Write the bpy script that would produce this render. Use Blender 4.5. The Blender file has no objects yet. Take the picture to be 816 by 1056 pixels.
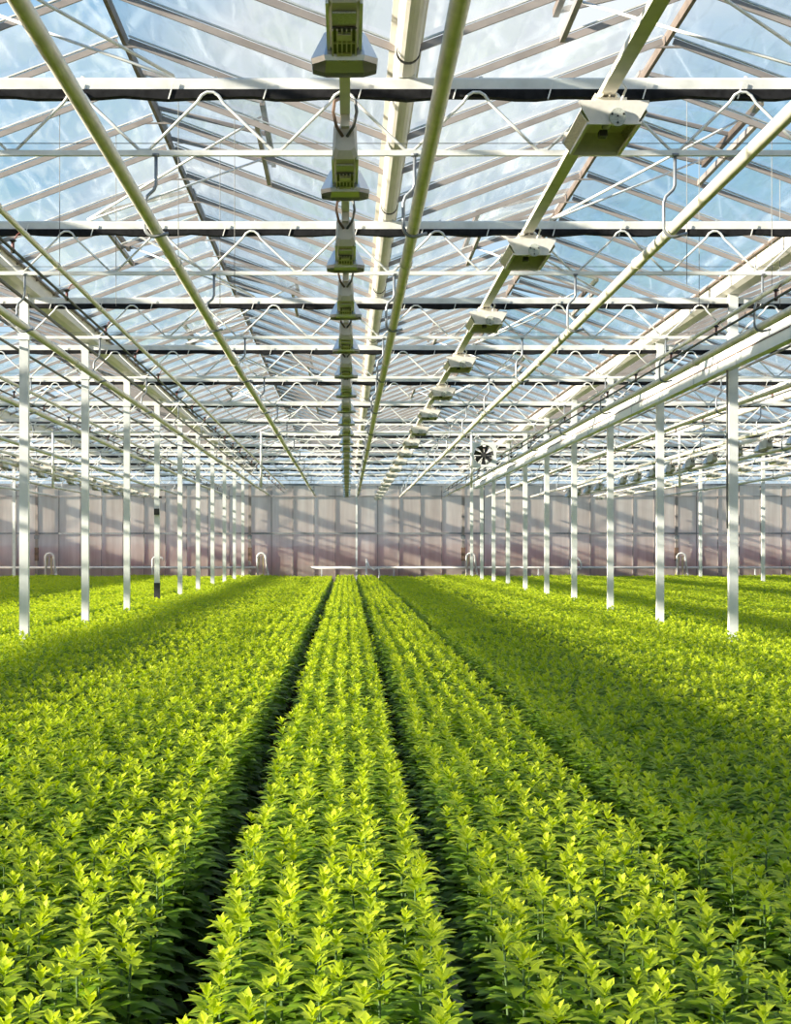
import bpy, math, random
import numpy as np
from mathutils import Vector, Matrix
random.seed(7)
rng = np.random.default_rng(11)
S = bpy.context.scene
COL = S.collection

# ------------------------------------------------------------------ camera
EYE = 1.65
F = 1765.0                       # focal length in pixels of the 816 x 1056 frame
cd = bpy.data.cameras.new('camera')
cd.sensor_fit = 'VERTICAL'; cd.sensor_height = 36.0; cd.lens = F / 1056 * 36.0
cd.shift_x = 50.0 / 1056; cd.shift_y = 38.0 / 1056
cd.clip_start = 0.05; cd.clip_end = 600
cam = bpy.data.objects.new('camera', cd); COL.objects.link(cam)
cam.location = (0, 0, EYE); cam.rotation_euler = (math.pi/2, 0, 0)
S.camera = cam
# ------------------------------------------------------------------ sky
w = bpy.data.worlds.new('sky'); S.world = w; w.use_nodes = True
nt = w.node_tree; nt.nodes.clear(); N = nt.nodes.new; L = nt.links.new
out = N('ShaderNodeOutputWorld'); bg = N('ShaderNodeBackground'); L(bg.outputs[0], out.inputs[0])
tc = N('ShaderNodeTexCoord'); sep = N('ShaderNodeSeparateXYZ'); L(tc.outputs['Generated'], sep.inputs[0])
ramp = N('ShaderNodeValToRGB'); L(sep.outputs['Z'], ramp.inputs[0])
e = ramp.color_ramp.elements
e[0].position = 0.0; e[0].color = (.56, .64, .70, 1)
e[1].position = 1.0; e[1].color = (.07, .20, .50, 1)
a = e.new(.12); a.color = (.38, .59, .76, 1)
a = e.new(.36); a.color = (.19, .44, .70, 1)
mp = N('ShaderNodeMapping'); mp.inputs['Scale'].default_value = (1.0, .55, 2.2); L(tc.outputs['Generated'], mp.inputs[0])
mp.inputs['Location'].default_value = (.33, .1, .2)
nz = N('ShaderNodeTexNoise'); nz.inputs['Scale'].default_value = 3.2; nz.inputs['Detail'].default_value = 5; nz.inputs['Roughness'].default_value = .5
L(mp.outputs[0], nz.inputs[0])
cr = N('ShaderNodeValToRGB'); cr.color_ramp.elements[0].position = .50; cr.color_ramp.elements[1].position = .74
cr.color_ramp.elements[0].color = (0, 0, 0, 1); cr.color_ramp.elements[1].color = (.9, .9, .9, 1)
# a bank of bright cloud stands in the middle of the view
vd = N('ShaderNodeVectorMath'); vd.operation = 'DISTANCE'; L(tc.outputs['Generated'], vd.inputs[0]); vd.inputs[1].default_value = (.07, .965, .27)
md = N('ShaderNodeMapRange'); L(vd.outputs['Value'], md.inputs['Value'])
md.inputs['From Min'].default_value = .06; md.inputs['From Max'].default_value = .24
md.inputs['To Min'].default_value = .22; md.inputs['To Max'].default_value = 0
ad = N('ShaderNodeMath'); ad.operation = 'ADD'; L(nz.outputs['Fac'], ad.inputs[0]); L(md.outputs[0], ad.inputs[1]); L(ad.outputs[0], cr.inputs[0])
mx = N('ShaderNodeMixRGB'); L(cr.outputs[0], mx.inputs[0]); L(ramp.outputs[0], mx.inputs[1]); mx.inputs[2].default_value = (.80, .83, .86, 1)
L(mx.outputs[0], bg.inputs[0]); bg.inputs[1].default_value = .98
# ------------------------------------------------------------------ sun
sd = bpy.data.lights.new('sun', 'SUN'); sd.energy = 13.5; sd.color = (1.0, .91, .76); sd.angle = math.radians(.9)
sun = bpy.data.objects.new('sun', sd); COL.objects.link(sun); sun.location = (-20, -5, 20)
sun.rotation_euler = Vector((3.3, .95, -1.0)).to_track_quat('-Z', 'Y').to_euler()
# ------------------------------------------------------------------ exposure
S.view_settings.view_transform = 'Standard'; S.view_settings.look = 'None'
S.view_settings.gamma = 1; S.view_settings.use_curve_mapping = False
S.view_settings.exposure = 0.34
S.cycles.transparent_max_bounces = 24
S.cycles.max_bounces = 8; S.cycles.diffuse_bounces = 4; S.cycles.glossy_bounces = 3; S.cycles.transmission_bounces = 6
S.cycles.caustics_reflective = False; S.cycles.caustics_refractive = False
S.cycles.sample_clamp_indirect = 4

# ================================================================== materials
def newmat(name):
    m = bpy.data.materials.new(name); m.use_nodes = True
    m.node_tree.nodes.clear(); return m, m.node_tree.nodes.new, m.node_tree.links.new
def rgba(c): return (c[0], c[1], c[2], 1)
def plain(name, c, rough=.5, metal=0., var=.12, scale=6., spec=.5, dark=None, streak=(1, 1, 1)):
    m, N, L = newmat(name)
    o = N('ShaderNodeOutputMaterial'); p = N('ShaderNodeBsdfPrincipled'); L(p.outputs[0], o.inputs[0])
    t = N('ShaderNodeTexCoord'); mp = N('ShaderNodeMapping'); mp.inputs['Scale'].default_value = streak; L(t.outputs['Object'], mp.inputs[0])
    n = N('ShaderNodeTexNoise'); n.inputs['Scale'].default_value = scale; n.inputs['Detail'].default_value = 5; L(mp.outputs[0], n.inputs[0])
    r = N('ShaderNodeValToRGB'); L(n.outputs['Fac'], r.inputs[0])
    d = dark or tuple(x*(1-var*2) for x in c)
    r.color_ramp.elements[0].position = .3; r.color_ramp.elements[0].color = rgba(d)
    r.color_ramp.elements[1].position = .6; r.color_ramp.elements[1].color = rgba(c)
    L(r.outputs[0], p.inputs['Base Color'])
    p.inputs['Roughness'].default_value = rough; p.inputs['Metallic'].default_value = metal
    p.inputs['Specular IOR Level'].default_value = spec
    return m
M = {}
M['white'] = plain('white_paint', (.80, .80, .76), .4)
M['cream'] = plain('cream_paint', (.78, .74, .63), .38, var=.1)
M['post'] = plain('galvanised_post', (.74, .76, .74), .45, var=.06, scale=9)
M['duct'] = plain('white_enamel', (.90, .88, .82), .35, var=.03)
M['gutter'] = plain('gutter_aluminium', (.76, .71, .64), .45, var=.08, streak=(4, .4, 4))
M['galv'] = plain('zinc', (.30, .32, .34), .45, .5, var=.15, scale=20)
M['bar'] = plain('glazing_bar_aluminium', (.33, .29, .27), .5, .1, var=.12, scale=4)
M['ridge'] = plain('ridge_brown', (.20, .15, .12), .6, var=.15)
M['pack'] = plain('black_screen_cloth', (.018, .018, .02), .85, var=.3, scale=20, spec=.15)
M['dark'] = plain('dark_plastic', (.035, .033, .032), .5, var=.2)
M['darkpipe'] = plain('grey_pipe', (.13, .13, .12), .5, var=.2)
M['red'] = plain('red_plastic', (.16, .035, .03), .4)
M['soil'] = plain('dark_soil', (.030, .022, .016), .95, var=.3, scale=14, spec=.1)
M['ground'] = plain('grass_ground', (.14, .18, .08), .95, var=.2, scale=.6, spec=.1)
M['pinkred'] = plain('red_bloom', (.85, .10, .08), .9, var=.15, scale=3)
M['housing'] = plain('lamp_housing', (.62, .57, .50), .45, var=.1, scale=12)
M['reflector'] = plain('lamp_reflector', (.80, .80, .80), .25, .55, var=.06)
M['hammered'] = plain('hammered_reflector', (.72, .66, .52), .3, .6, var=.35, scale=90)
M['hood'] = plain('lamp_hood', (.78, .74, .68), .4, .1, var=.05, scale=30)
M['label'] = plain('grey_label', (.52, .55, .50), .4, var=.2, scale=120)
M['rust'] = plain('rusty_brown', (.20, .125, .085), .7, var=.25, scale=9)
M['hose'] = plain('white_hose', (.82, .81, .77), .4, var=.04)
M['wood'] = plain('pale_cane', (.62, .50, .28), .6)
M['steelstrip'] = plain('pale_steel', (.62, .62, .60), .4, .3, var=.2, scale=30)
M['tape'] = plain('black_tape', (.03, .03, .035), .5)

def glass_mat(name, tint, dirt, dirtcol, stripes=False):
    m, N, L = newmat(name)
    o = N('ShaderNodeOutputMaterial')
    tr = N('ShaderNodeBsdfTransparent'); tr.inputs[0].default_value = rgba(tint)
    gl = N('ShaderNodeBsdfGlossy'); gl.inputs['Roughness'].default_value = .06; gl.inputs[0].default_value = (.9, .95, 1, 1)
    df = N('ShaderNodeBsdfDiffuse'); df.inputs[0].default_value = rgba(dirtcol)
    tl = N('ShaderNodeBsdfTranslucent'); tl.inputs[0].default_value = rgba(dirtcol)
    ms = N('ShaderNodeMixShader'); ms.inputs[0].default_value = .6; L(df.outputs[0], ms.inputs[1]); L(tl.outputs[0], ms.inputs[2])
    t = N('ShaderNodeTexCoord')
    # broad smears and thin white wash marks
    mp = N('ShaderNodeMapping'); mp.inputs['Rotation'].default_value = (0, 0, .7); mp.inputs['Scale'].default_value = (4.5, .8, 1); L(t.outputs['Object'], mp.inputs[0])
    n = N('ShaderNodeTexNoise'); n.inputs['Scale'].default_value = 1.6; n.inputs['Detail'].default_value = 6; n.inputs['Distortion'].default_value = 1.0; L(mp.outputs[0], n.inputs[0])
    mr = N('ShaderNodeMapRange'); L(n.outputs['Fac'], mr.inputs['Value'])
    mr.inputs['From Min'].default_value = .45; mr.inputs['From Max'].default_value = .75; mr.inputs['To Min'].default_value = dirt; mr.inputs['To Max'].default_value = dirt + .30
    n2 = N('ShaderNodeTexNoise'); n2.inputs['Scale'].default_value = .7; n2.inputs['Detail'].default_value = 3; L(t.outputs['Object'], n2.inputs[0])
    m2 = N('ShaderNodeMath'); m2.operation = 'MULTIPLY_ADD'; L(n2.outputs['Fac'], m2.inputs[0]); m2.inputs[1].default_value = .22; L(mr.outputs[0], m2.inputs[2])
    m3 = N('ShaderNodeMath'); m3.operation = 'SUBTRACT'; L(m2.outputs[0], m3.inputs[0]); m3.inputs[1].default_value = .10; m3.use_clamp = True
    mixd = N('ShaderNodeMixShader'); L(m3.outputs[0], mixd.inputs[0]); L(tr.outputs[0], mixd.inputs[1]); L(ms.outputs[0], mixd.inputs[2])
    lw = N('ShaderNodeLayerWeight'); lw.inputs['Blend'].default_value = .5
    pw = N('ShaderNodeMath'); pw.operation = 'POWER'; L(lw.outputs['Facing'], pw.inputs[0]); pw.inputs[1].default_value = 4.5
    pm = N('ShaderNodeMath'); pm.operation = 'MULTIPLY_ADD'; L(pw.outputs[0], pm.inputs[0]); pm.inputs[1].default_value = .55; pm.inputs[2].default_value = .04
    mg = N('ShaderNodeMixShader'); L(pm.outputs[0], mg.inputs[0]); L(mixd.outputs[0], mg.inputs[1]); L(gl.outputs[0], mg.inputs[2])
    L(mg.outputs[0], o.inputs[0])
    return m
M['glass'] = glass_mat('roof_glass', (.96, .98, .98), .03, (.82, .88, .90))
def wall_mat():
    m, N, L = newmat('frosted_wall_sheet')
    o = N('ShaderNodeOutputMaterial')
    t = N('ShaderNodeTexCoord')
    mp = N('ShaderNodeMapping'); mp.inputs['Scale'].default_value = (1, 1, .08); L(t.outputs['Object'], mp.inputs[0])
    n = N('ShaderNodeTexNoise'); n.inputs['Scale'].default_value = 2.2; n.inputs['Detail'].default_value = 4; n.inputs['Roughness'].default_value = .7; L(mp.outputs[0], n.inputs[0])
    r = N('ShaderNodeValToRGB'); L(n.outputs['Fac'], r.inputs[0])
    r.color_ramp.elements[0].position = .35; r.color_ramp.elements[0].color = (.74, .64, .56, 1)
    r.color_ramp.elements[1].position = .70; r.color_ramp.elements[1].color = (.97, .90, .82, 1)
    df = N('ShaderNodeBsdfDiffuse'); L(r.outputs[0], df.inputs[0])
    tl = N('ShaderNodeBsdfTranslucent'); L(r.outputs[0], tl.inputs[0])
    ms = N('ShaderNodeMixShader'); ms.inputs[0].default_value = .78; L(df.outputs[0], ms.inputs[1]); L(tl.outputs[0], ms.inputs[2])
    tr = N('ShaderNodeBsdfTransparent'); tr.inputs[0].default_value = (.95, .93, .9, 1)
    mt = N('ShaderNodeMixShader'); mt.inputs[0].default_value = .26; L(ms.outputs[0], mt.inputs[1]); L(tr.outputs[0], mt.inputs[2])
    L(mt.outputs[0], o.inputs[0]); return m
M['wall'] = wall_mat()
def leaf_mat(name='chrysanthemum_leaf'):
    m, N, L = newmat(name)
    o = N('ShaderNodeOutputMaterial')
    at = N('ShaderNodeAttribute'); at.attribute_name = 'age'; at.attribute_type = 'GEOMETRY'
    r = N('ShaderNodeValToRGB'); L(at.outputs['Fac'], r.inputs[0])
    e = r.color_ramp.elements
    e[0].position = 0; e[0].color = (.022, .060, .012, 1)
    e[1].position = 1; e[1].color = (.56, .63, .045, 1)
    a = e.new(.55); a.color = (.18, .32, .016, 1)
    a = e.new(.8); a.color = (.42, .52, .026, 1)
    p = N('ShaderNodeBsdfPrincipled'); L(r.outputs[0], p.inputs['Base Color']); p.inputs['Roughness'].default_value = .5; p.inputs['Specular IOR Level'].default_value = .3
    hs = N('ShaderNodeHueSaturation'); hs.inputs['Value'].default_value = 1.35; hs.inputs['Saturation'].default_value = 1.05; L(r.outputs[0], hs.inputs['Color'])
    tl = N('ShaderNodeBsdfTranslucent'); L(hs.outputs[0], tl.inputs[0])
    ms = N('ShaderNodeMixShader'); ms.inputs[0].default_value = .38; L(p.outputs[0], ms.inputs[1]); L(tl.outputs[0], ms.inputs[2])
    L(ms.outputs[0], o.inputs[0]); return m
M['leaf'] = leaf_mat()
M['stem'] = plain('green_stem', (.06, .12, .02), .6)

# ================================================================== helpers
class MB:
    def __init__(s): s.v = []; s.f = []
    def hexa(s, c):                                     # 8 corners: bottom ring then top ring
        b = len(s.v); s.v += [tuple(p) for p in c]
        s.f += [(b+3, b+2, b+1, b), (b+4, b+5, b+6, b+7)] + [(b+i, b+(i+1) % 4, b+4+(i+1) % 4, b+4+i) for i in range(4)]
        return s
    def box(s, x0, x1, y0, y1, z0, z1):
        return s.hexa([(x0, y0, z0), (x1, y0, z0), (x1, y1, z0), (x0, y1, z0), (x0, y0, z1), (x1, y0, z1), (x1, y1, z1), (x0, y1, z1)])
    def beam(s, p, q, wd, ht, up=(0, 0, 1)):
        p = Vector(p); q = Vector(q); d = (q-p).normalized(); u = Vector(up); sd = d.cross(u).normalized(); u = sd.cross(d)
        a, b = sd*wd/2, u*ht/2
        return s.hexa([p-a-b, p+a-b, q+a-b, q-a-b, p-a+b, p+a+b, q+a+b, q-a+b])
    def tube(s, pts, r, n=8, cap=True):
        pts = [Vector(p) for p in pts]; b = len(s.v); m = len(pts)
        rr = r if isinstance(r, (list, tuple)) else [r]*m
        ref = None
        for i, p in enumerate(pts):
            d = (pts[min(i+1, m-1)] - pts[max(i-1, 0)]).normalized()
            if ref is None: ref = Vector((0, 0, 1)) if abs(d.z) < .9 else Vector((0, 1, 0))
            x = d.cross(ref).normalized(); y = x.cross(d).normalized(); ref = y
            for k in range(n):
                t = 2*math.pi*k/n
                s.v.append(tuple(p + (x*math.cos(t) + y*math.sin(t))*rr[i]))
        for i in range(m-1):
            for k in range(n):
                k2 = (k+1) % n
                s.f.append((b+i*n+k, b+i*n+k2, b+(i+1)*n+k2, b+(i+1)*n+k))
        if cap:
            s.f.append(tuple(b+k for k in range(n))[::-1]); s.f.append(tuple(b+(m-1)*n+k for k in range(n)))
        return s
    def prism(s, prof, axis, a0, a1):                   # profile in the plane across the axis
        b = len(s.v); n = len(prof)
        for a in (a0, a1):
            for (u, v) in prof:
                s.v.append((u, a, v) if axis == 'y' else (a, u, v) if axis == 'x' else (u, v, a))
        for k in range(n):
            k2 = (k+1) % n; s.f.append((b+k, b+k2, b+n+k2, b+n+k))
        s.f.append(tuple(b+k for k in range(n))[::-1]); s.f.append(tuple(b+n+k for k in range(n)))
        return s
    def build(s, name, mat, parent=None, smooth=False):
        me = bpy.data.meshes.new(name); me.from_pydata(s.v, [], s.f); me.materials.append(mat)
        import bmesh
        bm = bmesh.new(); bm.from_mesh(me); bmesh.ops.recalc_face_normals(bm, faces=bm.faces); bm.to_mesh(me); bm.free()
        if smooth:
            me.polygons.foreach_set('use_smooth', [len(p.vertices) == 4 for p in me.polygons])
        o = bpy.data.objects.new(name, me); COL.objects.link(o); o.parent = parent; return o
def tag(o, label, cat, group=None, kind=None):
    o['label'] = label; o['category'] = cat
    if group: o['group'] = group
    if kind: o['kind'] = kind
    return o
def empty(name, loc): 
    o = bpy.data.objects.new(name, None); COL.objects.link(o); o.location = loc; o.empty_display_size = .1; return o
KIDS = {}
def copy_tree(o, parent=None, depth=0):
    c = o.copy(); COL.objects.link(c); c.parent = parent
    if o.name not in KIDS: KIDS[o.name] = [k for k in bpy.data.objects if k.parent == o]
    for ch in KIDS[o.name]: copy_tree(ch, c)
    return c
ORD = ['zeroth', 'first', 'second', 'third', 'fourth', 'fifth', 'sixth', 'seventh', 'eighth', 'ninth', 'tenth', 'eleventh', 'twelfth', 'thirteenth',
       'fourteenth', 'fifteenth', 'sixteenth', 'seventeenth', 'eighteenth', 'nineteenth', 'twentieth']
def nth(n):
    if n <= 20: return ORD[n]
    if n < 30: return 'twenty-' + ORD[n-20]
    if n == 30: return 'thirtieth'
    return 'thirty-' + ORD[n-30]
def px(X, Y, z):                                        # where a point falls in the frame (for choosing labels only)
    return 358 + X/Y*F, 566 - (z-EYE)/Y*F

# ================================================================== measures
XL, BAY, D = -3.643, 8.0, 4.5
Y0 = 10.32
WALLY = Y0 + 12*D
YS, YE = Y0 - 4*D - 1, WALLY
HG, HR = EYE + 3.02, EYE + 3.77                          # gutter and ridge heights
ZT0, ZT1, ZP, ZB = EYE+2.765, EYE+2.835, EYE+2.712, EYE+2.385
XA, XB = XL - 16, XL + 24

# ------------------------------------------------------------------ setting
def struct(o): o['kind'] = 'structure'; return o
struct(MB().box(-60, 60, -25, 130, -.3, -.12).build('ground', M['ground']))
struct(MB().box(XA-.2, XB+.2, YS, YE+.3, -.12, 0).build('floor', M['soil']))

# roof spans
bars_y = []
yy = Y0 - 4*D - .5625*0
while yy < YE - .01: bars_y.append(yy); yy += D/4
NB = len(bars_y)
def span(i):
    xr = XL - 16 + 2 + 4*i
    root = struct(empty('ceiling', (xr, 0, HR)))
    rise = HR - HG
    g = MB(); b = MB(); rd = MB(); cl = MB(); tk = MB()
    AV = .46                                             # the share of a slope a roof vent takes
    for j, y in enumerate(bars_y):
        y2 = y + D/4 if j < NB-1 else YE
        kk = (j+2)//4 - 4                                # truss index this pane belongs to (two panes each side)
        for sgn in (-1, 1):
            def P(t, yv, up=0): return (sgn*2*t, yv, -rise*t + up)
            vent = ((j % 4) in (3, 0)) and ((((j+1)//4 - 4) % 2 == 1) == (sgn == 1))
            t0 = AV if vent else 0
            n0 = len(g.v); g.v += [P(t0, y+.012), P(t0, y2-.012), P(.97, y2-.012), P(.97, y+.012)]; g.f.append((n0, n0+1, n0+2, n0+3))
            if j > 0:
                b.beam(P(.02, y, -.028), P(.975, y, -.028), .017, .045)
                tk.beam(P(.02, y, .012), P(.975, y, .012), .028, .010)
        if j > 0: cl.beam((-.17, y, -.085), (.17, y, -.085), .014, .014)
    g.build('glass_pane', M['glass'], root); b.v += []
    b.build('glazing_bars', M['bar'], root); tk.build('bar_caps', M['white'], root); cl.build('ridge_ties', M['bar'], root)
    rd.prism([(-.014, -.05), (.014, -.05), (.02, .015), (0, .03), (-.02, .015)], 'y', YS, YE); rd.build('ridge_beam', M['ridge'], root)
for i in range(10): span(i)

# far wall: frosted sheets between thin ribs, gables above
wb = struct(empty('wall_back', (0, WALLY+.1, 0)))
g = MB(); n = int((XB-XA)/.8)
for k in range(n):
    x = XA + k*.8; g.box(x+.01, x+.79, -.004, .004, .02, 4.06)
g.build('frosted_sheets', M['wall'], wb)
g = MB()
for i in range(10):
    xr = XA + 2 + 4*i
    b0 = len(g.v); g.v += [(xr-2, 0, 4.08), (xr+2, 0, 4.08), (xr+2, 0, HG), (xr, 0, HR), (xr-2, 0, HG)]; g.f.append((b0, b0+1, b0+2, b0+3, b0+4))
g.build('gable_glass', M['glass'], wb)
rb = MB()
for k in range(n+1):
    x = XA + k*.8; rb.box(x-.014, x+.014, -.05, -.004, 0, 4.08)
rb.build('wall_ribs', M['bar'], wb)
rl = MB(); rl.box(XA, XB, -.09, -.03, 2.20, 2.26); rl.build('middle_rail', M['galv'], wb)
rl = MB(); rl.box(XA, XB, -.12, -.03, 4.02, 4.10); rl.build('top_rail', M['galv'], wb)
rl = MB(); rl.box(XA, XB, -.1, -.03, 3.61, 3.64); rl.build('upper_rail', M['bar'], wb)
rl = MB(); rl.box(XA, XB, -.1, .1, 0, .35); rl.build('plinth', M['bar'], wb)
for nm, x in (('wall_left', XA-.1), ('wall_right', XB+.1)):
    wl = struct(empty(nm, (x, 0, 0)))
    MB().box(-.004, .004, YS, YE, .3, HG-.05).build('frosted_sheets', M['wall'], wl)
    m_ = MB(); y = YS
    while y < YE: m_.box(-.03, .03, y-.02, y+.02, 0, HG); y += 2.25
    m_.box(-.04, .04, YS, YE, HG-.08, HG); m_.box(-.06, .06, YS, YE, 0, .35)
    m_.build('wall_frame', M['bar'], wl)
# what shows blurred through the frosted wall
hd = MB(); random.seed(3)
x = -24.
while x < 28:
    wdt = random.uniform(1.2, 2.2); hgt = random.uniform(1.84, 1.94)
    hd.prism([(0, 1.05), (1.1, 1.05), (1.25, 1.35), (1.05, hgt-.1), (.8, hgt), (.4, hgt), (.1, hgt-.12), (-.1, 1.35)], 'x', x, x+wdt)
    hd.v[-16:] = [(a, b, c) for (a, b, c) in hd.v[-16:]]
    x += wdt
o = hd.build('flowering_hedge', M['pinkred']); o.location = (0, WALLY+.9, -.1)
tag(o, 'long blurred red band outside, seen through the frosted far wall', 'hedge')
hd = MB(); hd.prism([(0, -.12), (1.0, -.12), (1.05, .75), (.85, 1.0), (.2, 1.02), (-.05, .7)], 'x', -26, 30)
o = hd.build('low_hedge', M['ground']); o.location = (0, WALLY+.8, 0)
tag(o, 'dark low strip outside at the foot of the frosted far wall', 'hedge')

BN = {-2: 'far left', -1: 'left neighbouring', 0: 'middle', 1: 'right neighbouring', 2: 'far right'}
SIDE = {-1: 'bay left of left posts', 0: 'middle bay', 1: 'bay right of right posts', -2: 'outermost left bay', 2: 'outermost right bay'}
# ------------------------------------------------------------------ gutters
def gutter(xc, wide, label):
    root = empty('roof_gutter', (xc, 0, EYE+2.93)); tag(root, label, 'gutter', 'roof gutters')
    if wide:
        h = .13; prof = [(-h-.03, .13), (-h, .13), (-h+.01, -.03), (-.06, -.06), (.06, -.06), (h-.01, -.03), (h, .13), (h+.03, .13), (h+.02, .145), (h-.02, .145), (h-.03, .0), (-h+.03, .0), (-h+.02, .145), (-h-.02, .145)]
    else:
        prof = [(.066*math.cos(t), -.03+.066*math.sin(t)) for t in [math.pi + math.pi*k/8 for k in range(9)]] + [(.066, .10), (.10, .12), (.10, .13), (.055, .13), (.05, 0), (-.05, 0), (-.055, .13), (-.10, .13), (-.10, .12), (-.066, .10)]
    MB().prism(prof, 'y', YS, YE).build('channel', M['gutter'], root)
    ed = MB()
    for sx in ((-1, 1) if wide else ()): 
        e_ = (.165 if wide else .105)*sx; ed.box(min(e_, e_-.02*sx), max(e_, e_-.02*sx), YS, YE, .105, .125)
    if wide: ed.build('edge_seal', M['ridge'], root)
    for k in range(-4, 13):
        y = Y0 + k*D
        s_ = MB(); s_.box(-.05, .05, y-.03, y+.03, ZT1-(EYE+2.93), -.03)
        s_.build('gutter_support', M['white'], root)
        j_ = MB(); r_ = .072
        if not wide:
            j_.tube([(0, y-.35, -.03), (0, y-.32, -.03)], r_, 14); j_.build('joint_ring', M['dark'], root)
names = {-16: 'outermost left', -8: 'left outer', 0: 'greenish wide gutter above the left row of posts', 8: 'pale wide gutter above the right row of posts', 16: 'right outer', 24: 'outermost right'}
for k, off in enumerate(range(-16, 25, 8)):
    lb = names[off] if off in (0, 8) else 'wide roof gutter over the %s row of posts' % names[off]
    gutter(XL+off, True, lb)
for b in range(-2, 3):
    gutter(XL+4+8*b, False, 'round bottomed pipe gutter with dark rings along the roof, ' + SIDE[b])

# ------------------------------------------------------------------ trusses
def make_truss():
    root = empty('roof_truss', (XL, Y0, ZB))
    t0, t1 = ZT0-ZB, ZT1-ZB
    c = MB(); c.prism([(-.025, t0), (.025, t0), (.025, t1-.012), (.018, t1), (-.018, t1), (-.025, t1-.012)], 'x', .05, 7.95)
    for k in range(10): c.tube([(.45+.8*k, 0, t1-.002), (.45+.8*k, 0, t1+.012)], .012, 6)
    c.build('top_chord', M['white'], root)
    MB().box(.05, 7.95, -.016, .016, -.016, .016).build('bottom_chord', M['white'], root)
    la = MB(); tp = t0 - .012
    pts = [(.05, 0, tp-.03)]
    pts = []
    for k in range(10):
        xa = .4 + .8*k
        xa += .02; pts += [(xa-.37, -.005, .02), (xa-.08, -.045, tp-.075), (xa-.05, -.045, tp-.03), (xa-.02, -.045, tp-.012), (xa+.02, -.045, tp-.012), (xa+.05, -.045, tp-.03), (xa+.08, -.045, tp-.075), (xa+.37, -.005, .02)]
    la.tube(pts, .0095, 6)
    la.build('zigzag_lattice', M['white'], root, True)
    p = MB(); random.seed(5)
    zt, zb = t0-.002, ZP-ZB
    xs = [.06 + 7.88*i/60 for i in range(61)]
    for i in range(60):
        d0 = .008*math.sin(xs[i]*9)+.004*math.sin(xs[i]*31); d1 = .008*math.sin(xs[i+1]*9)+.004*math.sin(xs[i+1]*31)
        p.hexa([(xs[i], -.035, zb+d0), (xs[i+1], -.035, zb+d1), (xs[i+1], .035, zb+d1), (xs[i], .035, zb+d0),
                (xs[i], -.035, zt), (xs[i+1], -.035, zt), (xs[i+1], .035, zt), (xs[i], .035, zt)])
    p.build('folded_screen', M['pack'], root)
    cl = MB()
    for k in range(14):
        x = .32+.57*k; cl.beam((x, -.04, t1-.03), (x-.03, -.04, zb-.01), .008, .006, (0, 1, 0))
    cl.build('screen_clips', M['hose'], root)
    MB().tube([(.05, -.02, .055), (7.95, -.02, .055)], .0025, 4).build('screen_wire', M['darkpipe'], root)
    return root
tr0 = make_truss(); first = True
for b in (0, -1, 1, -2, 2):
    for k in range(-4 if b == 0 else (-1 if abs(b) == 1 else 5), 13):
        o = tr0 if first else copy_tree(tr0); first = False
        o.location = (XL + 8*b, Y0 + k*D, ZB)
        if k >= 0: lb = 'white lattice truss with folded black screen, %s from camera, %s' % (nth(k+1), SIDE[b])
        else: lb = 'white lattice truss overhead, %s back from the frame edge, %s' % (nth(-k), SIDE[b])
        tag(o, lb, 'truss', 'roof trusses')

# ------------------------------------------------------------------ posts
def make_post():
    root = empty('roof_post', (0, 0, 0)); h = ZT0
    c = MB(); c.prism([(-.05, -.045), (.05, -.045), (.05, .045), (.042, .045), (.042, -.037), (-.042, -.037), (-.042, .045), (-.05, .045)], 'z', 0, h+.12)
    c.box(-.046, .046, .02, .04, 0, h+.12)
    c.build('upright', M['post'], root)
    b = MB(); b.box(-.12, .12, -.012, .012, h-.02, h+.05); b.box(-.065, .065, -.055, .055, ZB-.03, ZB+.04); b.build('truss_bracket', M['post'], root)
    MB().box(-.13, .13, -.13, .13, 0, .02).build('foot_plate', M['galv'], root)
    return root
ps0 = make_post(); first = True
rows = {0: 'the left row', 8: 'the right row', -8: 'the outer left row', 16: 'the outer right row'}
for off in (0, 8, -8, 16):
    for k in range(-4 if off in (0, 8) else 8, 12):
        if k < 0 and k < -2: pass
        o = ps0 if first else copy_tree(ps0); first = False
        o.location = (XL+off, Y0+k*D, 0)
        vis = [q for q in range(-4, 12) if 0 <= px(XL+off, Y0+q*D, 2)[0] <= 816]
        if off == 0 and k == 5:
            t = MB(); t.box(-.056, .056, -.052, .052, .60, 1.0); t.box(-.057, .057, -.053, .053, .88, .93); t.build('black_wrap', M['tape'], o)
            t = MB(); t.box(-.05, .05, -.09, -.045, 2.30, 2.42); t.box(.04, .09, -.05, -.02, 2.62, 2.66); t.build('sensor_clip', M['dark'], o)
            KIDS.clear()
        if k in vis: lb = 'white square roof post, %s visible of %s from the camera' % (nth(vis.index(k)+1), rows[off])
        else: lb = 'white square roof post of %s outside the frame, %s back' % (rows[off], nth(vis[0]-k))
        tag(o, lb, 'post', 'roof posts')

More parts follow.
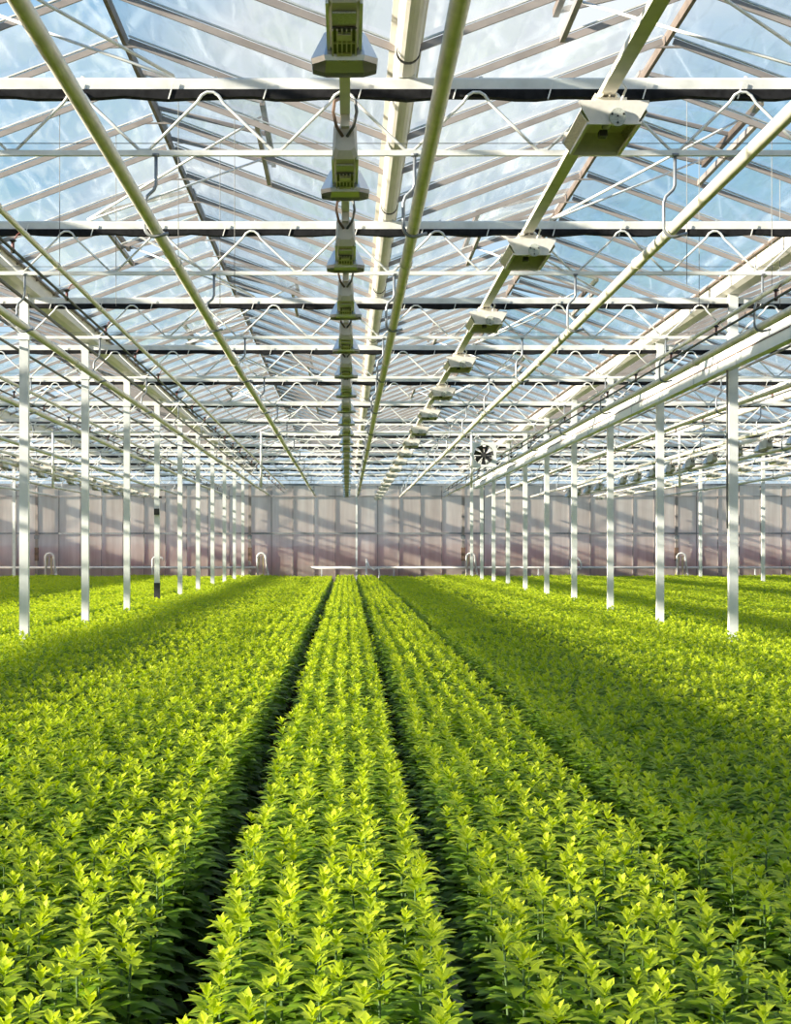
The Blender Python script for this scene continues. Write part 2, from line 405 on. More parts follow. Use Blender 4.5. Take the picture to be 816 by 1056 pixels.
# ------------------------------------------------------------------ roof vents
def make_vent(sgn):
    root = empty('roof_vent', (0, 0, 0))
    a = math.atan2(HR-HG, 2) - math.radians(7)           # opened a little beyond the slope
    Lw = .99
    def P(s, y, up=0): return Vector((sgn*(s*math.cos(a)), y, .05 - s*math.sin(a) + up))
    hy = D/4 - .02
    f = MB()
    f.beam(P(0, -hy), P(0, hy), .03, .03); 
    for y in (-hy, 0, hy): f.beam(P(0, y), P(Lw, y), .028, .035)
    f.build('vent_frame', M['bar'], root)
    f = MB(); f.beam(P(Lw, -hy-.01, -.01), P(Lw, hy+.01, -.01), .04, .055); f.build('bottom_rail', M['ridge'], root)
    g = MB(); g.v += [tuple(P(.01, -hy, .01)), tuple(P(.01, hy, .01)), tuple(P(Lw, hy, .01)), tuple(P(Lw, -hy, .01))]; g.f.append((0, 1, 2, 3)); g.build('vent_glass', M['glass'], root)
    s = MB(); t = .46; s.beam((sgn*2*t, -hy, -(HR-HG)*t-.02), (sgn*2*t, hy, -(HR-HG)*t-.02), .035, .05); s.build('sill_rail', M['bar'], root)
    for y in (-.7, .75):
        r = MB(); r.tube([(-sgn*.6, .02*(1 if y > 0 else -1), ZT1-HR+.01), tuple(P(Lw-.03, y, -.03))], .011, 6); r.build('push_rod', M['white'], root, True)
    return root
v0 = {1: make_vent(1), -1: make_vent(-1)}; used = {1: False, -1: False}
for i in range(1, 9):
    xr = XA + 2 + 4*i
    cnt = {1: 0, -1: 0}
    for k in range(-2, 12):
        sgn = 1 if (k % 2 == 1) else -1
        vx = px(xr+sgn, Y0+k*D, HR-.3) if Y0+k*D > 1 else (-999, 0)
        if not (-40 < vx[0] < 860 and vx[1] > -60): 
            if i not in (4, 5): continue
        o = v0[sgn] if not used[sgn] else copy_tree(v0[sgn]); used[sgn] = True
        cnt[sgn] += 1
        o.location = (xr, Y0+k*D, HR)
        rn = {1: 'second ridge left of the left posts', 2: 'leftmost ridge', 3: 'ridge just left of the left posts', 4: 'left ridge of the middle bay', 5: 'right ridge of the middle bay', 6: 'ridge just right of the right posts', 7: 'second ridge right of the right posts', 8: 'rightmost ridge'}[i]
        if i == 1: rn = 'outermost left ridge'
        tag(o, 'glass roof vent, %s slope of the %s, %s along' % ('right' if sgn == 1 else 'left', rn, nth(cnt[sgn])), 'roof vent', 'roof vents')

# ------------------------------------------------------------------ long pipes
PY0, PY1 = -4.0, 52.0
def bayname(b): return SIDE[b]
def pipe(x, h, r, label, mat='cream', y0=PY0, y1=63.8, name='heating_pipe', step=6.0, grp='overhead pipes', sag=.0):
    root = empty(name, (x, y0, EYE+h)); tag(root, label, 'pipe', grp)
    m = MB(); m.tube([(0, t*(y1-y0)/12, -.012*math.sin(t*2.1)) for t in range(13)], r, 12); m.build('tube', M[mat], root, True)
    y = y0 + step*.6
    while y < y1:
        c = MB(); c.tube([(0, y-y0-.03, -.012*math.sin((y-y0)/(y1-y0)*12*2.1)), (0, y-y0+.03, -.012*math.sin((y-y0)/(y1-y0)*12*2.1))], r+.006, 12); c.build('coupling', M[mat], root, True); y += step
    return root
PIPES = [('thick pipe left of the lamp row', -1.16, 1.93, .036), ('thick pipe between the two lamp rows', .40, 1.93, .038),
         ('thick pipe right of the wide lamps', 1.97, 1.93, .036), ('thick pipe beside the left posts', -2.80, 1.93, .034), ('thick pipe beside the right posts', 3.59, 1.93, .034)]
HOOKS = []
for b in (0, -1, 1):
    for nm, x, h, r in PIPES:
        X = x + 8*b
        # keep only those the frame can show
        if not (-60 < px(X, 62, EYE+h)[0] < 880): continue
        pipe(X, h, r, {0: 'olive ' if x < 0 else 'cream ', -1: 'pale ', 1: 'cream '}[b] + 'overhead ' + nm + ', ' + SIDE[b], y1=63.6)
        HOOKS.append((nm, X, h, r, b))
def make_hook():
    root = bpy.data.objects
    m = MB(); d = 2.385-1.93; r = .036
    pts = [(.0, 0, d-.015), (0, 0, d-.19), (-.012, 0, d-.22), (-.055, 0, d-.26), (-.068, 0, d-.30)]
    for k in range(8):
        t = math.pi + (math.pi*.62)*k/7
        pts.append((-.008+.06*math.cos(t), 0, .012+.06*math.sin(t)))
    pts.append((.075, 0, -.028))
    m.tube(pts, .0105, 8)
    m.box(-.02, .02, -.02, .02, d-.018, d-.004)
    return m.build('pipe_hook', M['galv'], None, True)
h0 = make_hook(); first = True
for nm, X, h, r, b in HOOKS:
    c = 0
    for k in range(0, 12):
        Y = Y0+k*D; q = px(X, Y, EYE+h)
        if not (-10 < q[0] < 826 and q[1] > -5): continue
        c += 1
        o = h0 if first else h0.copy()
        if not first: COL.objects.link(o)
        first = False
        o.location = (X+.008, Y, EYE+h)
        if h < 1.93: o.scale = (1, 1, 1)
        tag(o, 'hook on %s truss, %s, %s' % (nth(k+1), nm, SIDE[b]), 'hook', 'bent pipe hooks')

# watering lines: pale pipe above, thin dark pipe with small red and black sprinklers
def watering(X, lab):
    pipe(X, 2.17, .021, 'thin pale watering pipe %s' % lab, 'cream', PY0, 62, 'watering_pipe', 2.25, 'watering pipes')
    root = empty('sprinkler_line', (X, PY0, EYE+2.04)); tag(root, 'thin dark sprinkler line %s' % lab, 'sprinkler line', 'sprinkler lines')
    MB().tube([(-.06, 0, 0), (-.06, 66, 0)], .011, 6).build('tube', M['darkpipe'], root, True)
    y = Y0 - 4.5*.2 - PY0
    while y < 65:
        s = MB(); s.tube([(-.06, y, .0), (-.06, y, .05)], .012, 8); s.tube([(-.06, y, .05), (-.03, y, .10), (0, y, .125)], .005, 6)
        n_ = s.build('sprinkler', M['red'], root)
        s = MB(); s.tube([(-.06, y, .05), (-.06, y, .062), (-.06, y, .075)], [.012, .028, .010], 10); s.build('sprinkler_cap', M['dark'], n_)
        s = MB(); s.tube([(-.06, y, -.025), (-.06, y, .0)], [.012, .02], 8); s.build('sprinkler_nozzle', M['dark'], n_)
        y += 2.25
watering(-2.22, 'between the left posts and the lamp row')
watering(3.55, 'just left of the right posts')
watering(-4.40, 'just left of the left posts')
watering(5.76, 'right of the right posts')
# screen drive shafts with dark gear boxes at the trusses
def shaft(X, lab):
    root = empty('screen_drive_shaft', (X, PY0, EYE+2.30)); tag(root, lab, 'drive shaft', 'screen drive shafts')
    MB().tube([(0, 0, 0), (0, 66, 0)], .016, 8).build('tube', M['darkpipe'], root, True)
    for k in range(0, 12):
        y = Y0+k*D-PY0
        g = MB(); g.box(-.05, .05, -.06, .02, -.045, .035); g.tube([(.06, -.02, -.01), (-.06, -.02, -.01)], .04, 10); g.box(.03, .08, -.05, 0, -.01, .06)
        g.build('gear_box', M['dark'], root)
shaft(-2.97, 'dark drive shaft with black gear boxes under the greenish left gutter')
shaft(-3.80, 'dark drive shaft running just left of the left posts')
shaft(5.03, 'dark drive shaft running right of the right posts')

# white box duct on the right
dr = empty('cable_duct', (4.22, -4, EYE+1.97)); tag(dr, 'bright white long box duct running beside the right row of posts', 'duct')
LN = 60
MB().prism([(-.035, .125), (.03, .125), (.03, .25), (-.035, .25), (-.045, .24), (-.045, .135)], 'y', 0, LN).build('upper_channel', M['duct'], dr)
MB().prism([(-.06, .0), (.03, .0), (.03, .112), (-.06, .112)], 'y', 0, LN).build('lower_channel', M['duct'], dr)
MB().box(-.064, .02, 0, LN, .112, .128).build('seam', M['rust'], dr)
y = 2.
while y < LN:
    s = MB(); s.prism([(-.066, -.004), (-.058, -.004), (-.058, .11), (-.043, .13), (-.043, .245), (-.051, .245), (-.051, .135), (-.066, .112)], 'y', y, y+.05)
    s.build('joint_strap', M['post'], dr); y += 2.25

# ------------------------------------------------------------------ lamps
def rail(X, H, w_, h_, y0, y1, lab):
    o = MB().box(-w_/2, w_/2, 0, y1-y0, 0, h_)
    o.prism([(-w_/2-.006, -.004), (w_/2+.006, -.004), (w_/2+.006, .004), (-w_/2-.006, .004)], 'y', 0, y1-y0)
    o = o.build('lamp_rail', M['cream']); o.location = (X, y0, EYE+H); tag(o, lab, 'rail', 'lamp rails'); return o
def make_lamp_a():                                       # slim growing lamp hung lengthwise, open reflector at its far end; origin: far bottom edge
    root = empty('grow_lamp', (0, 0, 0))
    hs = MB()                                            # ballast housing
    sec = [(-.90, .052, .085, .20), (-.87, .066, .045, .225), (-.75, .070, .035, .23), (-.30, .062, .03, .21), (-.20, .055, .05, .19)]
    n0 = len(hs.v)
    for (y, w_, z0, z1) in sec:
        hs.v += [(-w_, y, z0+.02), (-w_+.02, y, z0), (w_-.02, y, z0), (w_, y, z0+.02), (w_*.9, y, z1), (-w_*.9, y, z1)]
    for i in range(len(sec)-1):
        for k in range(6):
            k2 = (k+1) % 6; hs.f.append((n0+i*6+k, n0+i*6+k2, n0+(i+1)*6+k2, n0+(i+1)*6+k))
    hs.f.append((n0, n0+1, n0+2, n0+3, n0+4, n0+5)); m_ = n0+6*(len(sec)-1); hs.f.append((m_, m_+1, m_+2, m_+3, m_+4, m_+5))
    hs.build('ballast_housing', M['housing'], root)
    sr = MB()
    for s_ in (-1, 1): sr.box(s_*.066-.006, s_*.066+.006, -.86, -.25, .045, .065)
    sr.build('side_rim', M['hose'], root)
    MB().box(-.045, .045, -.80, -.66, .026, .034).build('type_plate', M['label'], root)
    vt = MB()
    vt.box(-.05, .05, -.62, -.28, .022, .026)
    vt.build('vent_recess', M['dark'], root)
    vt = MB()
    for k in range(6): x = -.047+.0188*k; vt.box(x-.003, x+.003, -.62, -.28, .012, .022)
    vt.box(-.05, .05, -.46, -.45, .012, .022); vt.box(-.028, .028, -.58, -.50, .008, .022)
    vt.build('vent_grille', M['housing'], root)
    # octagonal open reflector
    rf = MB()
    def octo(w_, l_, c_): return [(-w_+c_, -l_), (w_-c_, -l_), (w_, -l_+c_), (w_, l_-c_), (w_-c_, l_), (-w_+c_, l_), (-w_, l_-c_), (-w_, -l_+c_)]
    rings = [(octo(.135, .13, .055), .0), (octo(.140, .135, .055), .022), (octo(.115, .11, .04), .075), (octo(.085, .09, .03), .135), (octo(.05, .06, .02), .16)]
    for (oc, z) in rings: rf.v += [(x, y-.13, z) for (x, y) in oc]
    for i in range(4):
        for k in range(8): rf.f.append((i*8+k, i*8+(k+1) % 8, (i+1)*8+(k+1) % 8, (i+1)*8+k))
    rf.f.append(tuple(32+k for k in range(8)))
    rf.build('reflector', M['reflector'], root)
    lp = MB(); lp.tube([(0, -.22, .06), (0, -.18, .06), (0, -.10, .06), (0, -.05, .06)], [.018, .024, .024, .010], 10); lp.build('bulb', M['hammered'], root, True)
    lp = MB(); lp.box(-.03, .03, -.30, -.20, .015, .09); lp.build('lamp_socket', M['housing'], root)
    ar = MB(); ar.box(-.022, .022, -.95, -.80, .20, .28); ar.box(-.03, .03, -.55, -.45, .20, .28); ar.build('rail_clamp', M['housing'], root)
    for s_ in (-1, 1):
        c = MB(); c.tube([(s_*.012, -.90, .16), (s_*.045, -.95, .20), (s_*.062, -.97, .27), (s_*.055, -.96, .33), (s_*.03, -.93, .35)], .009, 7)
        c.build('power_cable', M['darkpipe'] if s_ == 1 else M['rust'], root, True)
    return root
la0 = make_lamp_a(); firstA = True
def make_lamp_b():                                       # wide trough lamp hung crosswise at the truss; origin: near bottom edge, middle
    root = empty('trough_lamp', (0, 0, 0))
    # side walls of hammered metal flare out to the top, end plates close it front and back
    sh = MB(); T = .005
    yN, yF = 0.0, .74
    prof = [(-.165, .03), (-.215, .115), (-.18, .20), (.18, .20), (.215, .115), (.165, .03)]
    for i in range(5):
        a, b = prof[i], prof[i+1]
        if i == 2: continue
        sh.hexa([(a[0], yN, a[1]), (b[0], yN, b[1]), (b[0], yF, b[1]), (a[0], yF, a[1]), (a[0]*.97, yN, a[1]+.001), (b[0]*.97, yN, b[1]+.001), (b[0]*.97, yF, b[1]+.001), (a[0]*.97, yF, a[1]+.001)])
    sh.build('trough_reflector', M['hammered'], root)
    tp = MB(); tp.box(-.18, .18, yN, yF, .198, .206); tp.build('top_plate', M['hood'], root)
    for nm_, y in (('end_plate', yN), ('end_plate', yF)):
        e_ = MB(); yy = y-.004
        outl = [(-.215, .19), (-.145, .045), (.145, .045), (.215, .19), (.19, .206), (-.19, .206)]
        outl2 = [(-.205, .206), (-.225, .12), (-.165, .03), (.165, .03), (.225, .12), (.205, .206)]
        e_.prism(outl2 if y == yF else [(-.22, .206), (-.225, .19), (-.15, .03), (.15, .03), (.225, .19), (.22, .206)], 'y', y-.006, y)
        ob = e_.build(nm_, M['hood'], root)
    sk = MB(); sk.tube([(.02, -.03, .095), (.02, -.004, .095)], .052, 18); sk.build('socket_cover', M['label'], root)
    rt = MB(); rt.tube([(.02, -.035, .10), (.02, -.006, .10)], .006, 6)
    for a in (0.3, 2.84, 4.7): rt.tube([(.02+.038*math.cos(a), -.036, .10+.038*math.sin(a)), (.02+.038*math.cos(a), -.028, .10+.038*math.sin(a))], .007, 6)
    rt.build('socket_screws', M['dark'], root)
    rim = MB()
    rim.box(-.17, .17, -.016, .0, .015, .035); rim.box(-.17, .17, yF, yF+.014, .015, .035)
    for s_ in (-1, 1): rim.box(s_*.162-.010, s_*.162+.010, 0, yF, .015, .04)
    rim.build('bottom_rim', M['hood'], root)
    bl = MB(); bl.tube([(.02, -.002, .10), (.02, .06, .10)], .022, 10); bl.tube([(.0, .06, .10), (.0, .12, .10), (0, .30, .10), (0, .33, .10)], [.02, .03, .03, .012], 12); bl.build('bulb', M['reflector'], root, True)
    pk = MB(); pk.box(-.05, .0, .24, .32, .012, .06); pk.build('igniter', M['dark'], root)
    st = MB(); st.box(-.10, .10, .10, .30, .206, .25); 
    for k in range(5): st.box(-.11+.045*k, -.10+.045*k, .06, .34, .25, .262)
    st.build('mounting_bracket', M['cream'], root)
    c = MB(); c.tube([(.05, .02, .21), (.075, -.02, .27), (.05, -.03, .30), (.0, .0, .30)], .008, 7); c.build('power_cable', M['hose'], root, True)
    for ch in [q for q in bpy.data.objects if q.parent == root]:
        n_ = ch.name.split('.')[0]
        for v_ in ch.data.vertices:
            if n_ in ('mounting_bracket', 'power_cable'): v_.co.z -= .055
            elif n_ in ('socket_cover', 'socket_screws'): v_.co.z -= .045
            else: v_.co.z *= .73
            v_.co.x *= .9
    return root
lb0 = make_lamp_b(); firstB = True
rowA = {0: 'row above middle bed', -8: 'row left of left posts', 8: 'row right of right posts'}
rowB = {0: 'slanting row of middle bay', -8: 'row left of left posts', 8: 'row right of right posts'}
for off in (0, -8, 8):
    X = -.01 + off
    rail(X, 2.11, .036, .05, -3, 63, 'long straight rail carrying the slim lamps, ' + rowA[off])
    c = 0
    for k in range(0, 24):
        Y = 6.77 + 2.4*k
        q = px(X, Y, EYE+2)
        if not (-15 < q[0] < 830): continue
        c += 1
        o = la0 if firstA else copy_tree(la0); firstA = False
        o.location = (X, Y, EYE+1.864); o.scale = (.92, .92, .92)
        tag(o, 'slim lamp with open reflector, %s from camera, %s' % (nth(c), rowA[off]), 'grow lamp', 'slim growing lamps')
    X = 1.15 + off
    rail(X-.045, 1.93, .05, .035, -3, 63, 'long straight rail carrying the wide lamps, ' + rowB[off])
    c = 0
    for k in range(0, 18):
        Y = 7.18 + 3.19*k
        q = px(X, Y, EYE+2.4)
        if not (-15 < q[0] < 830): continue
        c += 1
        o = lb0 if firstB else copy_tree(lb0); firstB = False
        o.location = (X-.03, Y, EYE+1.77); o.scale = (.74, .74, .74)
        tag(o, 'wide pale trough lamp, %s from camera, %s' % (nth(c), rowB[off]), 'grow lamp', 'wide trough lamps')

# ------------------------------------------------------------------ cross pipe with drops, fan
for b, lab in ((-1, 'left of the left posts'), (0, 'of the middle bay'), (1, 'right of the right posts')):
    root = empty('cross_pipe', (XL+8*b, Y0+5*D-.12, EYE+2.23)); tag(root, 'white cross pipe with two short hanging ends, %s' % lab, 'pipe', 'white cross pipes')
    MB().tube([(2, 0, 0), (7.9, 0, 0)], .02, 8).build('tube', M['white'], root, True)
    for x in (2.0, 6.02):
        MB().tube([(x, 0, .02), (x, 0, -1.06)], .022, 8).build('hanging_pipe', M['white'], root, True)
fn = empty('ventilation_fan', (2.62, Y0+5*D-.07, EYE+1.80)); tag(fn, 'square pale ventilation fan with dark blades hanging under the far roof', 'fan')
f = MB(); R = .195; H_ = .235; n = 24
for k in range(n):
    t0, t1 = 2*math.pi*k/n, 2*math.pi*(k+1)/n
    def sq(t):
        c, s = math.cos(t), math.sin(t); m_ = max(abs(c), abs(s)); return (H_*c/m_, H_*s/m_)
    a, b = sq(t0), sq(t1)
    f.hexa([(R*math.cos(t0), -.02, R*math.sin(t0)), (R*math.cos(t1), -.02, R*math.sin(t1)), (b[0], -.02, b[1]), (a[0], -.02, a[1]),
            (R*math.cos(t0), .12, R*math.sin(t0)), (R*math.cos(t1), .12, R*math.sin(t1)), (b[0], .12, b[1]), (a[0], .12, a[1])])
f.build('fan_frame', M['post'], fn)
for k in range(7):
    t = 2*math.pi*k/7 + .2; b_ = MB(); c, s = math.cos(t), math.sin(t)
    def Q(r, off, y): return (r*c - off*s, y, r*s + off*c)
    b_.hexa([Q(.035, -.02, .02), Q(.185, -.05, .0), Q(.185, .045, .055), Q(.035, .015, .045), Q(.035, -.02, .026), Q(.185, -.05, .006), Q(.185, .045, .061), Q(.035, .015, .051)])
    b_.build('fan_blade', M['dark'], fn)
MB().tube([(0, -.02, 0), (0, .09, 0)], .05, 14).build('fan_hub', M['dark'], fn)
hb = MB(); hb.beam((-.15, .05, H_), (-.15, .05, .60), .012, .012, (0, 1, 0)); hb.beam((.15, .05, H_), (.15, .05, .60), .012, .012, (0, 1, 0)); hb.build('hanging_strap', M['post'], fn)

# thin vertical screen wires
WIR = [(-2.9, 0), (-2.3, 3), (-2.0, 4), (-1.35, 3), (-1.1, 4), (-.9, 3), (2.72, 3), (3.05, 4), (3.4, 3), (3.75, 4)]
WIR = [(x, Y0+D/4*q) for x, q in WIR]
for i, (x, y) in enumerate(WIR):
    dx = abs(x-(XL+2)) if x < .357 else abs(x-(XL+6))
    top = HG + (HR-HG)*(1-dx/2) - .04
    o = MB().tube([(0, 0, 0), (0, 0, top-(EYE+2.1))], .0028, 4).build('hanging_wire', M['darkpipe']); o.location = (x, y, EYE+2.1)
    tag(o, 'thin dark vertical wire hanging below the roof, %s from the left' % nth(sorted([px(a, b, 3)[0] for a, b in WIR]).index(px(x, y, 3)[0])+1), 'wire', 'thin hanging wires')
o = MB().tube([(0, 0, 0), (0, 0, -1.75)], .012, 6).build('hanging_cable', M['darkpipe']); o.location = (4.20, 18.9, EYE+1.975)
tag(o, 'long thin dark cable hanging beside the nearest right post', 'cable')

# ------------------------------------------------------------------ at the far wall
WY = WALLY
def wpost(X, mat, lab, rr):
    mat = 'bar'; root = empty('wall_post', (X, WY-.15, 0)); tag(root, lab, 'post', 'posts at the far wall')
    MB().box(-rr, rr, -.05, .05, 0, 4.08).build('upright', M[mat], root)
    MB().box(-rr-.02, rr+.02, -.06, .06, 1.2, 1.7).build('lagging', M['rust'], root)
    MB().box(-rr-.03, rr+.03, -.07, .07, 2.02, 2.16).build('rail_bracket', M['galv'], root)
wpost(XL-8, 'rust', 'dark brown post at the far wall, leftmost of four', .05)
wpost(XL, 'rust', 'dark brown post at the far wall, second from the left', .05)
wpost(XL+8, 'rust', 'dark brown post at the far wall, third from the left', .055)
wpost(XL+16, 'rust', 'dark brown post at the far wall, rightmost of four', .05)
o = MB().box(-.035, .035, -.04, .04, 0, 4.08).build('wall_post', M['post']); o.location = (XL+4, WY-.15, 0); tag(o, 'slender white post at the middle of the far wall', 'post')
def rail2(x0, x1, lab):
    root = empty('wall_pipe', (x0, WY-.4, .95)); tag(root, lab, 'pipe', 'white pipes along the far wall')
    MB().tube([(0, 0, 0), (x1-x0, 0, 0)], .045, 10).build('tube', M['hose'], root, True)
    x = .4
    while x < x1-x0: MB().box(x-.02, x+.02, -.02, .05, -.95, 0).build('stand', M['post'], root); x += 2.7
rail2(-1.35, 17.5, 'long white pipe low along the far wall, right part')
rail2(-14, -3.4, 'long white pipe low along the far wall, left part')
def hoses(X, lab):
    root = empty('hose_stand', (X, WY-.9, 0)); root.scale = (1, 1, 1.1); tag(root, lab, 'hose stand', 'hose stands at the far wall')
    for dx, m_ in ((-.18, 'wood'), (.05, 'wood'), (.22, 'hose')):
        MB().tube([(dx*1.6, 0, 0), (dx*.5, 0, 1.25)], .03, 7).build('leg', M[m_], root, True)
    pts = [(-.16, -.05, .60)] + [(-.02+.16*math.cos(t), -.05, 1.22+.13*math.sin(t)) for t in [math.pi - math.pi*k/8 for k in range(9)]] + [(.18, -.05, .7)]
    MB().tube(pts, .035, 8).build('hose', M['hose'], root, True)
hoses(-11.0, 'white hose looped over a cane stand at the far wall, leftmost')
hoses(-3.15, 'white hose looped over a cane stand beside the second brown wall post')
hoses(4.6, 'white hose looped over a cane stand beside the third brown wall post')
hoses(12.4, 'white hose looped over a cane stand at the far wall, rightmost')
def hose(X, pts, lab, y=WY-1.0):
    o = MB().tube(pts, .035, 8).build('hose', M['hose'], None, True); o.location = (X, y, 0); tag(o, lab, 'hose')
hose(-7.2, [(0, 0, 0), (0, 0, 1.25), (.05, 0, 1.33), (.35, 0, 1.33), (.4, 0, 1.22)], 'white angled hose pipe at the far wall left of the left posts')
hose(8.45, [(-.1, 0, 0)] + [(.22*math.cos(t)*1.0, 0, 1.05+.28*math.sin(t)) for t in [2.6-.42*k for k in range(9)]], 'white curved hose loop at the far wall right of the right posts')
hose(.72, [(0, 0, 0), (0, 0, 1.28)], 'short white standpipe at the foot of the far wall, left of the curved hose')
hose(.95, [(-.22, 0, 1.2), (-.12, 0, .98), (.05, 0, .86), (.2, 0, .95), (.24, 0, .75), (.25, 0, 0)], 'white curved hose beside the short standpipe at the wall middle')

# ------------------------------------------------------------------ bed edges in the gaps
def strip(X, y0, y1, lab):
    root = empty('bed_edge_strip', (X, y0, 0)); tag(root, lab, 'bed edge', 'bed edge strips')
    m = MB(); m.box(-.006, .006, 0, y1-y0, .16, .30); m.box(-.02, .006, 0, y1-y0, .295, .305)
    y = .05
    m.build('strip', M['steelstrip'], root)
    s_ = MB(); y = .3
    while y < y1-y0: s_.box(-.012, .012, y, y+.03, 0, .30); y += 2.
    s_.build('stakes', M['galv'], root)
strip(.335, 3.0, 6.6, 'pale slotted metal bed edge in the dark gap right of the middle bed')
root = empty('bed_support', (-.45, 3.0, 0)); tag(root, 'rusty cross bar and thin wire low in the gap left of the middle bed', 'bed frame')
MB().box(-.09, .09, 2.4, 2.43, .12, .14).build('cross_bar', M['rust'], root)
MB().tube([(.0, 0, .13), (.02, 12, .13)], .003, 5).build('wire', M['steelstrip'], root)

# ================================================================== plants
TOPZ = .665
def leaf_template(n_st, lob):
    # returns local arrays: leaf runs along +x from 0 to 1, width in y, slight V fold and droop in z
    if n_st == 6:
        t = np.array([0, .18, .36, .52, .66, .80, 1.0]); wv = np.array([.03, .08, .20, .15, .24, .15, .0])
    elif n_st == 3:
        t = np.array([0, .35, .65, 1.0]); wv = np.array([.04, .16, .18, .0])
    else:
        t = np.array([0, .5, 1.0]); wv = np.array([.06, .25, .02])
    V = []; Fc = []
    for i, (a, b) in enumerate(zip(t, wv)):
        V += [(a, b, .25*b), (a, 0, 0), (a, -b, .25*b)]
    for i in range(len(t)-1):
        Fc += [(3*i, 3*i+1, 3*i+4, 3*i+3), (3*i+1, 3*i+2, 3*i+5, 3*i+4)]
    return np.array(V, float), np.array(Fc, int)
def plant_arrays(seed, nleaf, n_st, H=TOPZ, zmin=.10, tipn=9, fat=1.0, part='all'):
    r = np.random.default_rng(seed); LV, LF = leaf_template(n_st, 1)
    Vs, Fs, A = [], [], []; nb = 0
    tot = nleaf + tipn
    for i in range(tot):
        tip = i >= nleaf
        if (part == 'leaf' and tip) or (part == 'tip' and not tip):
            r.random(6); continue
        u = r.random(6)
        ang = i*2.39996 + (u[0]-.5)*.5
        if not tip:
            f = (i+.5)/nleaf; z = zmin + (H-.03-zmin)*f**.8
            ln = (.098 - .040*f**3)*(.8+.4*u[1]); el = math.radians(4 + 30*f + (u[2]-.5)*34); droop = .65 - .2*f; wdt = 1.0*fat
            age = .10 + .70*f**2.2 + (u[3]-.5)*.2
        else:
            f = (i-nleaf)/max(1, tipn-1); z = H - .022 + .022*f
            ln = (.056 - .026*f)*(.85+.3*u[1]); el = math.radians(22 + 52*f + (u[2]-.5)*20); droop = .22; wdt = .95*fat
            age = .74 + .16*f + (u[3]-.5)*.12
        V = LV.copy(); V[:, 1] *= wdt
        x = V[:, 0].copy(); V[:, 2] -= droop*x*x*.8
        V *= ln
        ce, se = math.cos(el), math.sin(el); X = V[:, 0]*ce - V[:, 2]*se; Z = V[:, 0]*se + V[:, 2]*ce
        ca, sa = math.cos(ang), math.sin(ang)
        P = np.stack([X*ca - V[:, 1]*sa, X*sa + V[:, 1]*ca, Z + z], 1)
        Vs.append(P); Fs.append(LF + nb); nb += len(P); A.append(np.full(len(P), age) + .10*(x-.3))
    return np.concatenate(Vs), np.concatenate(Fs), np.clip(np.concatenate(A), 0, 1)
def mesh_np(name, V, Fq, A, mat):
    me = bpy.data.meshes.new(name)
    me.vertices.add(len(V)); me.vertices.foreach_set('co', V.astype(np.float32).ravel())
    me.loops.add(len(Fq)*4); me.loops.foreach_set('vertex_index', Fq.astype(np.int32).ravel())
    me.polygons.add(len(Fq)); me.polygons.foreach_set('loop_start', np.arange(len(Fq), dtype=np.int32)*4)
    at = me.attributes.new('age', 'FLOAT', 'POINT'); at.data.foreach_set('value', A.astype(np.float32))
    me.materials.append(mat); me.update(calc_edges=True); return me

# rows: pitch .128 m, leaving walking gaps
GAPS = [-.445, .315, 1.09, 2.40, -4.02, 4.75, -1.95, -9.0, 9.6, 13.5, 7.2, -6.5]
GW = {-.445: .08, .315: .055, 1.09: .06, 2.40: .055, -1.95: .0, -4.02: .09, 4.75: .09}
edges = sorted([-18.5] + [g for g in GAPS if g != -1.95] + [19.0])
ROWS = []
for a, b in zip(edges[:-1], edges[1:]):
    a2 = a + GW.get(a, .06) + .06; b2 = b - GW.get(b, .06) - .06
    nr = max(2, int(round((b2-a2)/.124))+1)
    ROWS += list(np.linspace(a2, b2, nr))
ROWS = np.array(ROWS)
PT = []
for ri, x in enumerate(ROWS):
    ys = np.arange(2.7 + .5*rng.random()*.13, 61.4, .112)
    jx = rng.normal(0, .013, len(ys)); jy = rng.normal(0, .02, len(ys))
    for y, a, b in zip(ys, jx, jy): PT.append((x+a, y+b, ri))
PT = np.array(PT)
vis = (PT[:, 0] > -(358/F)*PT[:, 1] - 1.0) & (PT[:, 0] < (458/F)*PT[:, 1] + 1.0)
PT = PT[vis]
# leave the roof posts their own footing
for off in (0, 8, -8, 16):
    dk = np.abs(((PT[:, 1]-Y0) + D/2) % D - D/2)
    PT = PT[~((np.abs(PT[:, 0]-(XL+off)) < .08) & (dk < .09))]
# gentle variation in height over the beds
def hvar(x, y): return 1 + .035*np.sin(x*1.7+1)*np.sin(y*.43+.5) + .02*np.sin(x*4.1)*np.sin(y*1.9)
# the 300 nearest plants in view are objects of their own
qx = 358 + PT[:, 0]/PT[:, 1]*F; qy = 566 + (EYE-TOPZ)/PT[:, 1]*F
inview = (qx > 2) & (qx < 814) & (qy < 1050)
idx = np.where(inview)[0]; idx = idx[np.argsort(PT[idx, 1])][:300]
near = np.zeros(len(PT), bool); near[idx] = True
rowx = sorted(set(PT[idx, 2].astype(int)))
beds = {}
for ri in rowx:
    x = ROWS[ri]; bed = 'left bed' if x < -.445 else 'narrow middle bed' if x < .315 else 'bed right of the middle' if x < 1.09 else 'wide right bed'
    beds.setdefault(bed, []).append(ri)
rowname = {}
for bed, rs in beds.items():
    for i, ri in enumerate(rs):
        if bed == 'left bed': rowname[ri] = '%s row left of the left gap' % nth(len(rs)-i)
        elif bed == 'narrow middle bed': rowname[ri] = '%s row of the narrow middle bed' % nth(i+1)
        elif bed == 'bed right of the middle': rowname[ri] = '%s row right of the right gap' % nth(i+1)
        else: rowname[ri] = '%s row of the wide right bed' % nth(i+1)
protos = []
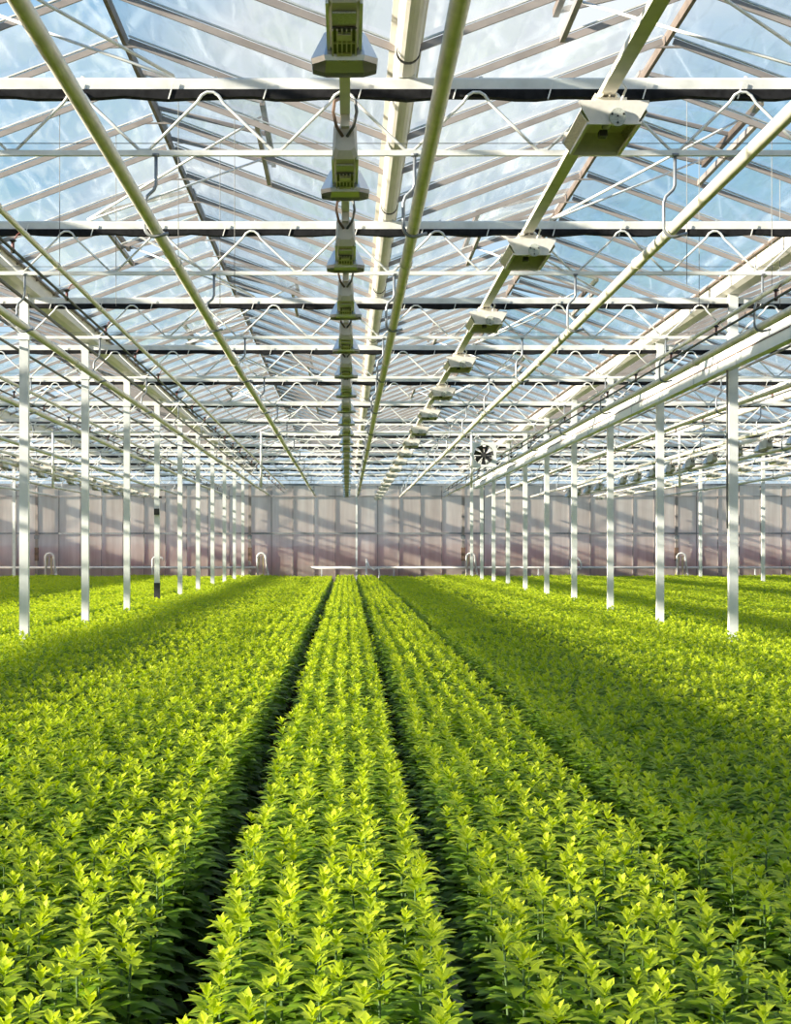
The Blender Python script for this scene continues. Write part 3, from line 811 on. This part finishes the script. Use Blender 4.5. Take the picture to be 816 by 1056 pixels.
for s in range(6):
    root = empty('chrysanthemum_plant', (0, 0, 0))
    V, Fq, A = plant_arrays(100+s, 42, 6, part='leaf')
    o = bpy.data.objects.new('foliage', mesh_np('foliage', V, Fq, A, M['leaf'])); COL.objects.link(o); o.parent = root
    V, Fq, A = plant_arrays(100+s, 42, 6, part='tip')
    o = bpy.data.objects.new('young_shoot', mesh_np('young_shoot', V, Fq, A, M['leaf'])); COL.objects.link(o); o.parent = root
    MB().tube([(0, 0, 0), (.004, .002, .3), (0, 0, TOPZ-.03)], [.005, .0045, .003], 6).build('stem', M['stem'], root, True)
    protos.append(root)
fresh = [True]*6; cnt = {}
for i in idx:
    x, y, ri = PT[i]; ri = int(ri); s = int(rng.integers(6))
    o = protos[s] if fresh[s] else copy_tree(protos[s]); fresh[s] = False
    o.location = (x, y, 0); o.rotation_euler = (rng.normal(0, .035), rng.normal(0, .028), rng.random()*6.283)
    h = float(hvar(x, y))*(1+rng.normal(0, .025)); o.scale = (1.06, 1.06, h)
    cnt[ri] = cnt.get(ri, 0)+1
    tag(o, 'leafy chrysanthemum, %s from the bottom edge, %s' % (nth(cnt[ri]), rowname[ri]), 'plant', 'nearest chrysanthemum plants')
# all the plants behind them: one crop nobody could count
rest = PT[~near]
LOD = [(0, 11.5, 32, 6, 8, 1.05, .14), (11.5, 24, 16, 3, 6, 1.3, .30), (24, 99, 9, 2, 5, 1.7, .40)]
Vs, Fs, As = [], [], []; nb = 0
for (a, b, nl, st, tn, fat, zm) in LOD:
    P = rest[(rest[:, 1] >= a) & (rest[:, 1] < b)]
    var = rng.integers(0, 5, len(P))
    for s in range(5):
        Q = P[var == s]
        if not len(Q): continue
        V, Fq, A = plant_arrays(200+s, nl, st, zmin=zm, tipn=tn, fat=fat)
        n = len(Q); th = rng.random(n)*6.283; c, sn = np.cos(th), np.sin(th)
        h = hvar(Q[:, 0], Q[:, 1])*(1+rng.normal(0, .03, n)); sc = 1.06 + (.15 if a > 20 else 0)
        X = (V[None, :, 0]*c[:, None] - V[None, :, 1]*sn[:, None])*sc + Q[:, 0][:, None]
        Y = (V[None, :, 0]*sn[:, None] + V[None, :, 1]*c[:, None])*sc + Q[:, 1][:, None]
        Z = V[None, :, 2]*h[:, None]
        # lean
        lx = rng.normal(0, .028, n)[:, None]; X = X + lx*Z
        Vs.append(np.stack([X, Y, Z], -1).reshape(-1, 3))
        Fs.append((Fq[None] + (np.arange(n)*len(V))[:, None, None]).reshape(-1, 4) + nb); nb += n*len(V)
        As.append((A[None] + rng.normal(0, .05, n)[:, None]).clip(0, 1).reshape(-1))
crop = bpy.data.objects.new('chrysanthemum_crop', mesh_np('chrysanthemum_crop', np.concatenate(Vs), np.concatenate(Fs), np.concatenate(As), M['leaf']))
COL.objects.link(crop)
tag(crop, 'bright green field of chrysanthemums filling the beds to the far wall', 'crop', kind='stuff')
print('plants', len(PT), 'faces', sum(len(f) for f in Fs), 'objects', len(bpy.data.objects))
